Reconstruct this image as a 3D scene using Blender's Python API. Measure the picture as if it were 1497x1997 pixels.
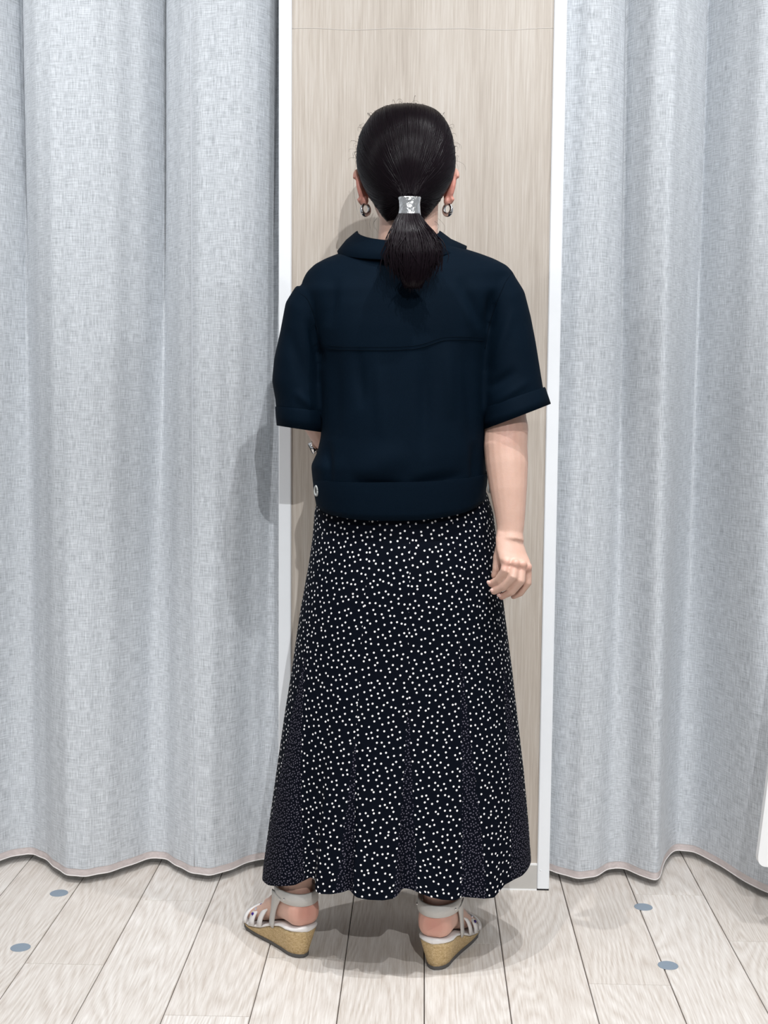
import bpy, math, random
import numpy as np
from mathutils import Vector, Matrix
from mathutils.bvhtree import BVHTree

for _o in list(bpy.data.objects):
    bpy.data.objects.remove(_o, do_unlink=True)
SC = bpy.context.scene
COL = SC.collection
rng = np.random.default_rng(7)
random.seed(7)
pi = math.pi

# ------------------------------------------------------------------ camera
F = 2600.0                      # focal length in pixels of the 1497 x 1997 frame
CX, CY = 748.5, 998.5
H = 1.10                        # eye height
_dy = np.array([79.0, -253.0, F])
_vy = (F * F - 213 * 79) / 253.0
_dd = np.array([-213.0, _vy, F])
_dy /= np.linalg.norm(_dy); _dd /= np.linalg.norm(_dd)
_ex = np.cross(_dd, _dy)
RWC = np.stack([_ex, _dy, -_dd], 1)      # world -> (right, down, forward)
EYE = np.array([0.0, 0.0, H])

def ray(px, py):
    return RWC.T @ np.array([px - CX, py - CY, F])
def on_floor(px, py, z=0.0):
    d = ray(px, py); return EYE + d * ((z - H) / d[2])
def W(px, py, y):
    d = ray(px, py); return EYE + d * (y / d[1])

cam_d = bpy.data.cameras.new('camera')
cam = bpy.data.objects.new('camera', cam_d); COL.objects.link(cam)
cam_d.sensor_fit = 'VERTICAL'; cam_d.sensor_height = 36.0
cam_d.lens = F / 1997.0 * 36.0
cam_d.clip_start = 0.05
_r, _d, _f = RWC[0], RWC[1], RWC[2]
cam.matrix_world = Matrix(((_r[0], -_d[0], -_f[0], EYE[0]),
                           (_r[1], -_d[1], -_f[1], EYE[1]),
                           (_r[2], -_d[2], -_f[2], EYE[2]), (0, 0, 0, 1)))
SC.camera = cam

# ------------------------------------------------------------------ light
CEIL = 2.60
wd = bpy.data.worlds.new('shop_light'); SC.world = wd; wd.use_nodes = True
wd.node_tree.nodes['Background'].inputs[0].default_value = (0.91, 0.955, 1.0, 1)
wd.node_tree.nodes['Background'].inputs[1].default_value = 0.38
SC.view_settings.view_transform = 'Standard'
SC.view_settings.look = 'None'
SC.view_settings.gamma = 1.0
SC.view_settings.use_curve_mapping = False
SC.view_settings.exposure = 0.0

def spot(name, loc, target, power, angle=90, blend=0.5, radius=0.013, col=(0.97, 0.985, 1.0)):
    l = bpy.data.lights.new(name, 'SPOT'); l.energy = power * 1.08; l.spot_size = math.radians(angle)
    l.spot_blend = blend; l.shadow_soft_size = radius; l.color = col
    o = bpy.data.objects.new(name, l); COL.objects.link(o); o.location = loc
    o.rotation_euler = (Vector(target) - Vector(loc)).to_track_quat('-Z', 'Y').to_euler()
    return o
spot('ceiling_or_fill_spot', (0.34, 1.05, 2.56), (-0.1, 2.7, 1.0), 58, 95, 0.8)
spot('ceiling_or_fill_spot', (0.42, -0.75, 2.56), (0.0, 2.8, 0.8), 178, 70, 0.9)  # added front fill from behind the camera, lifts the lower posts and panel
spot('ceiling_or_fill_spot', (1.20, 1.70, 2.56), (0.80, 2.9, 1.7), 46, 85, 1.0)
spot('ceiling_or_fill_spot', (-1.25, 1.70, 2.56), (-0.95, 2.9, 1.7), 60, 85, 1.0)
spot('ceiling_or_fill_spot', (-0.35, 1.85, 2.56), (-0.33, 1.98, 0.0), 74, 60, 0.6)
spot('ceiling_or_fill_spot', (0.35, 2.05, 2.56), (0.30, 2.12, 0.0), 70, 60, 0.6)
spot('ceiling_or_fill_spot', (-0.90, 1.95, 2.56), (-0.80, 2.0, 0.0), 50, 60, 0.6)
spot('ceiling_or_fill_spot', (0.95, 1.85, 2.56), (0.85, 1.95, 0.0), 44, 60, 0.6)

# ------------------------------------------------------------------ mesh helpers
def mesh_obj(name, V, Fc, mat=None, parent=None, smooth=True, uv=None):
    me = bpy.data.meshes.new(name)
    me.from_pydata([tuple(v) for v in V], [], [tuple(f) for f in Fc])
    me.validate(); me.update()
    if smooth and len(me.polygons):
        me.polygons.foreach_set('use_smooth', [True] * len(me.polygons))
    if uv is not None:
        lay = me.uv_layers.new(name='UVMap')
        idx = np.zeros(len(me.loops), dtype=np.int32); me.loops.foreach_get('vertex_index', idx)
        lay.data.foreach_set('uv', np.asarray(uv, dtype=np.float32)[idx].ravel())
    ob = bpy.data.objects.new(name, me); COL.objects.link(ob)
    if mat is not None: me.materials.append(mat)
    if parent is not None: ob.parent = parent
    return ob

def empty(name, loc=(0, 0, 0)):
    o = bpy.data.objects.new(name, None); COL.objects.link(o); o.location = loc
    o.empty_display_size = 0.1
    return o
def tag(o, label=None, cat=None, group=None, kind=None):
    if label: o['label'] = label
    if cat: o['category'] = cat
    if group: o['group'] = group
    if kind: o['kind'] = kind
    return o

def grid_faces(nr, nc, closed_c=False):
    Fc = []
    for i in range(nr - 1):
        for j in range(nc if closed_c else nc - 1):
            k = (j + 1) % nc
            Fc.append((i * nc + j, i * nc + k, (i + 1) * nc + k, (i + 1) * nc + j))
    return Fc

def loft(rings, cap=True, closed=True):
    rings = [np.asarray(r, float) for r in rings]
    n = len(rings[0]); V = np.concatenate(rings); Fc = grid_faces(len(rings), n, closed)
    if cap and closed:
        c0 = len(V); V = np.vstack([V, rings[0].mean(0), rings[-1].mean(0)])
        b = (len(rings) - 1) * n
        for j in range(n):
            k = (j + 1) % n
            Fc.append((c0, k, j)); Fc.append((c0 + 1, b + j, b + k))
    return V, Fc

def tube(path, rad, n=8, cap=True, up=None, squash=None):
    P = np.asarray(path, float); m = len(P)
    rad = np.full(m, rad) if np.isscalar(rad) else np.asarray(rad, float)
    T = np.gradient(P, axis=0); T /= np.linalg.norm(T, axis=1)[:, None] + 1e-12
    u = np.array(up, float) if up is not None else (np.array([0, 0, 1.0]) if abs(T[0][2]) < 0.9 else np.array([1.0, 0, 0]))
    rings = []
    a = np.linspace(0, 2 * pi, n, endpoint=False)
    for i in range(m):
        u = u - T[i] * np.dot(u, T[i]); u /= np.linalg.norm(u) + 1e-12
        v = np.cross(T[i], u)
        ru = rad[i]; rv = rad[i] * (squash[i] if squash is not None else 1.0)
        rings.append(P[i] + np.outer(np.cos(a) * ru, u) + np.outer(np.sin(a) * rv, v))
    return loft(rings, cap)

def join(parts):
    V = []; Fc = []; o = 0
    for v, f in parts:
        v = np.asarray(v, float); V.append(v); Fc += [tuple(i + o for i in q) for q in f]; o += len(v)
    return np.concatenate(V), Fc

def box(lo, hi):
    x0, y0, z0 = lo; x1, y1, z1 = hi
    V = [(x0, y0, z0), (x1, y0, z0), (x1, y1, z0), (x0, y1, z0), (x0, y0, z1), (x1, y0, z1), (x1, y1, z1), (x0, y1, z1)]
    return np.array(V, float), [(0, 3, 2, 1), (4, 5, 6, 7), (0, 1, 5, 4), (1, 2, 6, 5), (2, 3, 7, 6), (3, 0, 4, 7)]

def ellipsoid(c, r, n=20, m=12, rot=None):
    V = []; c = np.array(c, float)
    for i in range(1, m):
        t = pi * i / m
        for j in range(n):
            p = 2 * pi * j / n
            V.append((math.sin(t) * math.cos(p) * r[0], math.sin(t) * math.sin(p) * r[1], math.cos(t) * r[2]))
    Fc = grid_faces(m - 1, n, True)
    k = len(V); V += [(0, 0, r[2]), (0, 0, -r[2])]
    b = (m - 2) * n
    for j in range(n):
        Fc.append((k, j, (j + 1) % n)[::-1]); Fc.append((k + 1, b + (j + 1) % n, b + j)[::-1])
    V = np.array(V)
    if rot is not None: V = V @ np.array(rot).T
    Fc = [q[::-1] for q in Fc]
    return V + c, Fc

def rotm(axis, deg):
    return np.array(Matrix.Rotation(math.radians(deg), 3, axis))

def remeshed(V, Fc, voxel, smooth=4, factor=0.5):
    me = bpy.data.meshes.new('tmp'); me.from_pydata([tuple(v) for v in V], [], Fc); me.update()
    import bmesh
    bm = bmesh.new(); bm.from_mesh(me); bmesh.ops.recalc_face_normals(bm, faces=bm.faces); bm.to_mesh(me); bm.free()
    ob = bpy.data.objects.new('tmp', me); COL.objects.link(ob)
    r = ob.modifiers.new('r', 'REMESH'); r.mode = 'VOXEL'; r.voxel_size = voxel; r.use_smooth_shade = True
    if smooth:
        s = ob.modifiers.new('s', 'SMOOTH'); s.iterations = smooth; s.factor = factor
    dg = bpy.context.evaluated_depsgraph_get()
    ev = ob.evaluated_get(dg)
    out = bpy.data.meshes.new_from_object(ev)
    bpy.data.objects.remove(ob, do_unlink=True); bpy.data.meshes.remove(me)
    return out

def obj_from_mesh(name, me, mat, parent):
    me.name = name
    me.materials.clear(); me.materials.append(mat)
    me.polygons.foreach_set('use_smooth', [True] * len(me.polygons))
    ob = bpy.data.objects.new(name, me); COL.objects.link(ob); ob.parent = parent
    return ob

def co_of(me):
    a = np.zeros(len(me.vertices) * 3); me.vertices.foreach_get('co', a); return a.reshape(-1, 3)
def no_of(me):
    a = np.zeros(len(me.vertices) * 3); me.vertices.foreach_get('normal', a); return a.reshape(-1, 3)

# ------------------------------------------------------------------ materials
def new_mat(name):
    m = bpy.data.materials.new(name); m.use_nodes = True
    nt = m.node_tree; b = nt.nodes['Principled BSDF']
    return m, nt, b
def N(nt, t, **kw):
    n = nt.nodes.new(t)
    for k, v in kw.items(): setattr(n, k, v)
    return n
def mth(nt, op, a, b=None, c=None):
    n = N(nt, 'ShaderNodeMath', operation=op)
    for i, x in enumerate((a, b, c)):
        if x is None: continue
        if isinstance(x, (int, float)): n.inputs[i].default_value = x
        else: nt.links.new(x, n.inputs[i])
    return n.outputs[0]
def mixc(nt, fac, a, b):
    n = N(nt, 'ShaderNodeMix', data_type='RGBA')
    for i, x in ((0, fac), (6, a), (7, b)):
        if isinstance(x, (int, float)): n.inputs[i].default_value = x
        elif isinstance(x, tuple): n.inputs[i].default_value = (*x, 1)
        else: nt.links.new(x, n.inputs[i])
    return n.outputs[2]
def ramp(nt, fac, stops):
    n = N(nt, 'ShaderNodeValToRGB'); e = n.color_ramp.elements
    while len(e) < len(stops): e.new(0.5)
    for el, (p, c) in zip(e, stops):
        el.position = p; el.color = (*c, 1) if len(c) == 3 else c
    nt.links.new(fac, n.inputs[0]); return n.outputs[0]
def mapping(nt, src, scale, loc=(0, 0, 0)):
    n = N(nt, 'ShaderNodeMapping'); n.inputs['Scale'].default_value = scale; n.inputs['Location'].default_value = loc
    nt.links.new(src, n.inputs[0]); return n.outputs[0]
def noise(nt, vec, scale, detail=2.0, rough=0.5, dist=0.0):
    n = N(nt, 'ShaderNodeTexNoise'); n.inputs['Scale'].default_value = scale
    n.inputs['Detail'].default_value = detail; n.inputs['Roughness'].default_value = rough
    n.inputs['Distortion'].default_value = dist
    nt.links.new(vec, n.inputs['Vector']); return n.outputs['Fac']
def bump(nt, b, height, dist, strength=1.0):
    n = N(nt, 'ShaderNodeBump'); n.inputs['Distance'].default_value = dist; n.inputs['Strength'].default_value = strength
    nt.links.new(height, n.inputs['Height']); nt.links.new(n.outputs[0], b.inputs['Normal'])
def coords(nt, kind='Object'):
    return N(nt, 'ShaderNodeTexCoord').outputs[kind]
def plain(name, col, rough=0.5, metal=0.0, grain=0.06, scale=60, bmp=0.0, **kw):
    m, nt, b = new_mat(name)
    nz = noise(nt, coords(nt), scale, 3)
    lo = tuple(max(0, c * (1 - grain)) for c in col); hi = tuple(min(1, c * (1 + grain)) for c in col)
    nt.links.new(mixc(nt, nz, lo, hi), b.inputs['Base Color'])
    b.inputs['Roughness'].default_value = rough; b.inputs['Metallic'].default_value = metal
    for k, v in kw.items(): b.inputs[k].default_value = v
    if bmp: bump(nt, b, nz, bmp)
    return m

def mat_floor():
    m, nt, b = new_mat('whitewashed_oak')
    oi = N(nt, 'ShaderNodeObjectInfo').outputs['Random']
    geo = N(nt, 'ShaderNodeNewGeometry').outputs['Position']
    off = N(nt, 'ShaderNodeCombineXYZ')
    nt.links.new(mth(nt, 'MULTIPLY', oi, 37.0), off.inputs[0]); nt.links.new(mth(nt, 'MULTIPLY', oi, 91.0), off.inputs[1])
    add = N(nt, 'ShaderNodeVectorMath', operation='ADD'); nt.links.new(geo, add.inputs[0]); nt.links.new(off.outputs[0], add.inputs[1])
    v = add.outputs[0]
    big = noise(nt, mapping(nt, v, (5.5, 0.55, 1)), 1.0, 2.2, 0.5, 0.3)
    rings = mth(nt, 'FRACT', mth(nt, 'MULTIPLY', big, 40.0))
    tri = mth(nt, 'ABSOLUTE', mth(nt, 'SUBTRACT', rings, 0.5))
    fine = noise(nt, mapping(nt, v, (330, 14, 1)), 1.0, 3, 0.6)
    pat = mth(nt, 'MULTIPLY_ADD', fine, 0.85, mth(nt, 'MULTIPLY', tri, 0.36))
    c = ramp(nt, pat, [(0.18, (0.47, 0.395, 0.335)), (0.45, (0.65, 0.595, 0.545)), (0.72, (0.80, 0.76, 0.72))])
    tone = mixc(nt, oi, (0.90, 0.88, 0.86), (1.0, 1.0, 1.0))
    mul = N(nt, 'ShaderNodeMix', data_type='RGBA', blend_type='MULTIPLY'); mul.inputs[0].default_value = 1
    nt.links.new(c, mul.inputs[6]); nt.links.new(tone, mul.inputs[7])
    nt.links.new(mul.outputs[2], b.inputs['Base Color'])
    b.inputs['Roughness'].default_value = 0.42
    bump(nt, b, pat, 0.0004, 0.6)
    return m
def mat_panel():
    m, nt, b = new_mat('pale_oak_laminate')
    v = coords(nt)
    warp = noise(nt, mapping(nt, v, (11, 11, 0.7)), 1.0, 2, 0.5, 0.3)
    fine = noise(nt, mapping(nt, v, (330, 330, 9)), 1.0, 3, 0.65, 0.3)
    lines = mth(nt, 'FRACT', mth(nt, 'MULTIPLY', warp, 16.0))
    tri = mth(nt, 'ABSOLUTE', mth(nt, 'SUBTRACT', lines, 0.5))
    pat = mth(nt, 'ADD', mth(nt, 'MULTIPLY', fine, 0.78), mth(nt, 'MULTIPLY', tri, 0.14))
    pat = mth(nt, 'MULTIPLY_ADD', warp, 0.45, mth(nt, 'SUBTRACT', pat, 0.15))
    c = ramp(nt, pat, [(0.2, (0.385, 0.325, 0.27)), (0.5, (0.515, 0.452, 0.388)), (0.8, (0.64, 0.588, 0.53))])
    nt.links.new(c, b.inputs['Base Color']); b.inputs['Roughness'].default_value = 0.5
    bump(nt, b, fine, 0.0004, 0.6)
    return m
def mat_curtain():
    m, nt, b = new_mat('grey_linen_weave')
    uv = coords(nt, 'UV')
    a = noise(nt, mapping(nt, uv, (520, 34, 1)), 1.0, 3, 0.65)
    c = noise(nt, mapping(nt, uv, (32, 520, 1), (7, 3, 0)), 1.0, 3, 0.65)
    pat = mth(nt, 'ADD', mth(nt, 'MULTIPLY', a, 0.55), mth(nt, 'MULTIPLY', c, 0.45))
    col = ramp(nt, pat, [(0.34, (0.325, 0.345, 0.368)), (0.5, (0.555, 0.58, 0.61)), (0.64, (0.745, 0.775, 0.81))])
    nt.links.new(col, b.inputs['Base Color']); b.inputs['Roughness'].default_value = 0.9
    b.inputs['Sheen Weight'].default_value = 0.15
    bump(nt, b, pat, 0.0006, 0.7)
    return m
def mat_hem():
    m, nt, b = new_mat('sheer_pink_hem')
    b.inputs['Base Color'].default_value = (0.86, 0.76, 0.74, 1); b.inputs['Roughness'].default_value = 0.8
    st = noise(nt, mapping(nt, coords(nt, 'UV'), (60, 8, 1)), 1.0, 2)
    nt.links.new(mth(nt, 'MULTIPLY_ADD', st, 0.3, 0.55), b.inputs['Alpha'])
    return m
def mat_cloth(name, lo, hi, scale=900, sheen=0.0, rough=0.8):
    m, nt, b = new_mat(name)
    v = coords(nt)
    t = noise(nt, v, scale, 2, 0.6); big = noise(nt, v, 9, 2, 0.5)
    nt.links.new(mixc(nt, mth(nt, 'MULTIPLY_ADD', t, 0.6, mth(nt, 'MULTIPLY', big, 0.4)), lo, hi), b.inputs['Base Color'])
    b.inputs['Roughness'].default_value = rough; b.inputs['Sheen Weight'].default_value = sheen
    b.inputs['Specular IOR Level'].default_value = 0.06
    bump(nt, b, mth(nt, 'MULTIPLY_ADD', t, 0.06, big), 0.006, 0.5)
    return m
def mat_dots(name, base, dot, cell, rad, rnd, fade=0.0):
    m, nt, b = new_mat(name)
    uv = coords(nt, 'UV')
    n = N(nt, 'ShaderNodeTexVoronoi', voronoi_dimensions='2D', feature='F1')
    n.inputs['Scale'].default_value = 1.0 / cell; n.inputs['Randomness'].default_value = rnd
    mp = N(nt, 'ShaderNodeMapping'); mp.inputs['Rotation'].default_value = (0, 0, 0.42); nt.links.new(uv, mp.inputs[0])
    nt.links.new(mp.outputs[0], n.inputs['Vector'])
    d = mth(nt, 'LESS_THAN', n.outputs['Distance'], rad / cell)
    nt.links.new(mixc(nt, d, base, dot), b.inputs['Base Color'])
    b.inputs['Roughness'].default_value = 0.75; b.inputs['Specular IOR Level'].default_value = 0.05
    return m
def mat_skin():
    m, nt, b = new_mat('skin')
    at = N(nt, 'ShaderNodeAttribute', attribute_name='blush').outputs['Fac']
    nz = noise(nt, coords(nt), 60, 4, 0.6); nz2 = noise(nt, coords(nt), 420, 2)
    base = mixc(nt, nz, (0.56, 0.345, 0.265), (0.645, 0.425, 0.34))
    c = mixc(nt, at, base, (0.56, 0.22, 0.17))
    nt.links.new(c, b.inputs['Base Color']); b.inputs['Roughness'].default_value = 0.5
    b.inputs['Subsurface Weight'].default_value = 0.12
    b.inputs['Subsurface Radius'].default_value = (0.008, 0.003, 0.0015)
    bump(nt, b, nz2, 0.0004, 0.5)
    return m
def mat_hair():
    m, nt, b = new_mat('black_hair')
    g = N(nt, 'ShaderNodeTexCoord').outputs['UV']
    nz = noise(nt, mapping(nt, g, (1, 0.02, 1)), 900, 1)
    nt.links.new(mixc(nt, nz, (0.0022, 0.0016, 0.0026), (0.0095, 0.0050, 0.0075)), b.inputs['Base Color'])
    b.inputs['Roughness'].default_value = 0.30; b.inputs['Specular IOR Level'].default_value = 0.10
    return m
def mat_wedge():
    m, nt, b = new_mat('cork_raffia')
    v = coords(nt)
    n1 = noise(nt, v, 330, 3, 0.7); n2 = noise(nt, mapping(nt, v, (1, 1, 3)), 150, 2)
    nt.links.new(ramp(nt, mth(nt, 'MULTIPLY_ADD', n1, 0.6, mth(nt, 'MULTIPLY', n2, 0.4)),
                      [(0.3, (0.36, 0.235, 0.095)), (0.5, (0.56, 0.40, 0.20)), (0.7, (0.78, 0.62, 0.38))]), b.inputs['Base Color'])
    b.inputs['Roughness'].default_value = 0.75
    bump(nt, b, n1, 0.002, 0.8)
    return m

M = dict(
    floor=mat_floor(), panel=mat_panel(), curtain=mat_curtain(), hem=mat_hem(),
    white=plain('white_powder_coat', (0.91, 0.93, 0.955), 0.4, grain=0.02, scale=30),
    wall=plain('white_wall_paint', (0.75, 0.75, 0.74), 0.85, grain=0.03, scale=20),
    film=plain('pale_film_edge', (0.60, 0.56, 0.51), 0.3),
    joint=plain('dark_joint', (0.10, 0.07, 0.05), 0.9),
    black=plain('black_rubber', (0.012, 0.012, 0.013), 0.6),
    base=plain('grey_vinyl_base', (0.56, 0.54, 0.51), 0.55, grain=0.05, scale=40),
    sticker=plain('blue_grey_vinyl', (0.215, 0.265, 0.32), 0.45, grain=0.04, scale=300),
    board=plain('white_board', (0.93, 0.93, 0.93), 0.35, grain=0.01),
    skin=mat_skin(), hair=mat_hair(), wedge=mat_wedge(),
    blouse=mat_cloth('navy_black_crepe', (0.0003, 0.0026, 0.0065), (0.0010, 0.0066, 0.0145)),
    thread=plain('navy_thread', (0.0012, 0.004, 0.008), 0.9, **{'Specular IOR Level': 0.05}),
    dots=mat_dots('white_dots_on_navy', (0.0022, 0.0035, 0.0075), (0.80, 0.78, 0.78), 0.0122, 0.00188, 0.62),
    pin=mat_dots('fine_grey_dots_on_navy', (0.0022, 0.0030, 0.0070), (0.12, 0.112, 0.145), 0.0056, 0.0012, 0.7),
    silver=plain('polished_silver', (0.72, 0.71, 0.71), 0.12, 1.0, grain=0.02),
    hammered=plain('hammered_silver', (0.78, 0.78, 0.78), 0.2, 1.0, grain=0.05, scale=110, bmp=0.003),
    strap=plain('grey_beige_leather', (0.52, 0.50, 0.47), 0.5, grain=0.05, scale=200, bmp=0.0004),
    rim=plain('pearl_white_leather', (0.78, 0.75, 0.73), 0.28, grain=0.03),
    rubber=plain('grey_rubber_sole', (0.10, 0.095, 0.09), 0.7),
    stone=plain('purple_crystal', (0.05, 0.02, 0.22), 0.08, 0.2),
    clear=plain('clear_crystal', (0.75, 0.75, 0.85), 0.05, 0.6),
    nail=plain('fingernail', (0.66, 0.42, 0.36), 0.25),
    button=plain('horn_button', (0.36, 0.37, 0.36), 0.4),
    eye=plain('eye_white', (0.8, 0.8, 0.78), 0.2), iris=plain('dark_iris', (0.03, 0.015, 0.01), 0.1),
    brown=plain('dark_brown_band', (0.02, 0.010, 0.008), 0.4),
)

# ------------------------------------------------------------------ the room
YW = 2.82                                # front of the white posts
PW = float(on_floor(995, 1996)[0] - on_floor(827, 1996)[0])
PW = 0.1512
X0 = 0.0115                              # a long joint
floor = mesh_obj('floor', *box((-3.0, -1.6, -0.05), (3.0, 4.25, -0.010)), M['joint'], smooth=False)
tag(floor, kind='structure')
def plank_mesh(w, l, bev=0.0012, t=0.010):
    g = 0.0009
    lo = np.array([g, g / 2, -t]); hi = np.array([w - g, l - g / 2, 0.0])
    b = bev
    V = [(lo[0], lo[1], lo[2]), (hi[0], lo[1], lo[2]), (hi[0], hi[1], lo[2]), (lo[0], hi[1], lo[2]),
         (lo[0], lo[1], -b), (hi[0], lo[1], -b), (hi[0], hi[1], -b), (lo[0], hi[1], -b),
         (lo[0] + b, lo[1] + b * .3, 0), (hi[0] - b, lo[1] + b * .3, 0), (hi[0] - b, hi[1] - b * .3, 0), (lo[0] + b, hi[1] - b * .3, 0)]
    Fc = []
    for k in range(4):
        n = (k + 1) % 4
        Fc += [(k, n, 4 + n, 4 + k), (4 + k, 4 + n, 8 + n, 8 + k)]
    Fc += [(8, 9, 10, 11), (3, 2, 1, 0)]
    me = bpy.data.meshes.new('plank'); me.from_pydata(V, [], Fc); me.update(); me.materials.append(M['floor'])
    return me
PL = 0.92
pm = plank_mesh(PW, PL)
joint_at = {-5: 2.4063, -3: 2.2133, -4: 2.7244, -2: 2.4533, 0: 2.5376, 2: 2.3703, 3: 2.8094, 4: 2.5735, -1: 2.93, 1: 2.08, -6: 2.15, -7: 2.62, 5: 2.25}
for k in range(-16, 16):
    xa = X0 + k * PW
    if xa > 2.3 or xa < -2.4: continue
    j = joint_at.get(k, 2.0 + 0.37 * ((k * 7) % 5) / 2)
    y = j - PL * math.ceil((j - 1.3) / PL)
    while y < 4.2:
        o = bpy.data.objects.new('plank', pm); COL.objects.link(o); o.location = (xa, y, 0); o.parent = floor
        y += PL

# post x positions from the photograph at the wall plane
xl0 = float(W(543, 900, YW)[0]); xl1 = float(W(567.5, 900, YW)[0])
xr0 = float(W(1063, 900, YW)[0]); xr1 = float(W(1087.5, 900, YW)[0])
HT = 2.30
wall = mesh_obj('wall_back', *box((xl1 - 0.004, YW + 0.026, 0), (xr0 + 0.004, YW + 0.09, CEIL)), M['wall'], smooth=False)
tag(wall, 'pale oak laminate panel wall between two white posts', kind='structure')
zs = float(W(790, 57, YW + 0.008)[2])
for lo, hi in ((0.0, zs), (zs, CEIL)):
    mesh_obj('panel', *box((xl1 - 0.003, YW + 0.006, lo), (xr0 + 0.003, YW + 0.026, hi)), M['panel'], wall, smooth=False)
# wavy film overlap along the joint
xs = np.linspace(xl1, xr0, 40)
mesh_obj('film_seam', *tube([(x, YW + 0.006, zs + 0.0022 * math.sin(x * 31) * math.sin(x * 9)) for x in xs], 0.0009, 6), M['film'], wall)

def post(name, x0, x1, label):
    b = 0.002
    prof = [(x0, YW + 0.06), (x0, YW + b), (x0 + b, YW), (x1 - b, YW), (x1, YW + b), (x1, YW + 0.06)]
    V, Fc = loft([[(x, y, z) for x, y in prof] for z in (0.004, CEIL)])
    o = mesh_obj(name, V, Fc, M['white'], smooth=False)
    tag(o, label, kind='structure')
    mesh_obj('foot_cap', *box((x0 + 0.0005, YW + 0.001, 0), (x1 - 0.0005, YW + 0.058, 0.004)), M['black'], o, smooth=False)
    s = ellipsoid(((x0 + x1) / 2 - 0.006, YW, 0.045), (0.002, 0.0006, 0.002), 10, 6)
    mesh_obj('screw', *s, M['white'], o)
    return o
post('trim_1', xl0, xl1, 'white corner post left of the oak panel')
post('trim_2', xr0, xr1, 'white corner post right of the oak panel')

zb = 0.056
bb = mesh_obj('baseboard_back', *box((xl1 + 0.0005, YW + 0.0005, 0.003), (xr0 - 0.0005, YW + 0.006, zb)), M['base'], smooth=False)
tag(bb, 'low grey baseboard under the oak panel', kind='structure')
mesh_obj('top_edge', *box((xl1 + 0.0005, YW + 0.0004, zb), (xr0 - 0.0005, YW + 0.006, zb + 0.003)), M['board'], bb, smooth=False)
mesh_obj('bottom_edge', *box((xl1 + 0.0005, YW - 0.0004, 0.0), (xr0 - 0.0005, YW + 0.006, 0.003)), M['board'], bb, smooth=False)

# booths behind the curtains, header and ceiling
for nm, lo, hi, lb in (
        ('wall_left', (xl0 + 0.002, YW + 0.06, 0), (xl1 - 0.004, 4.2, CEIL), 'white booth partition behind the left post'),
        ('wall_right', (xr0 + 0.004, YW + 0.06, 0), (xr1 - 0.002, 4.2, CEIL), 'white booth partition behind the right post'),
        ('wall_rear', (-3.0, 4.2, 0), (3.0, 4.25, CEIL), 'white rear wall of the fitting booths')):
    tag(mesh_obj(nm, *box(lo, hi), M['wall'], smooth=False), lb, kind='structure')
tag(mesh_obj('ceiling', *box((-3.0, -1.6, CEIL), (3.0, 4.25, CEIL + 0.05)), M['wall'], smooth=False), 'white shop ceiling', kind='structure')

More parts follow.
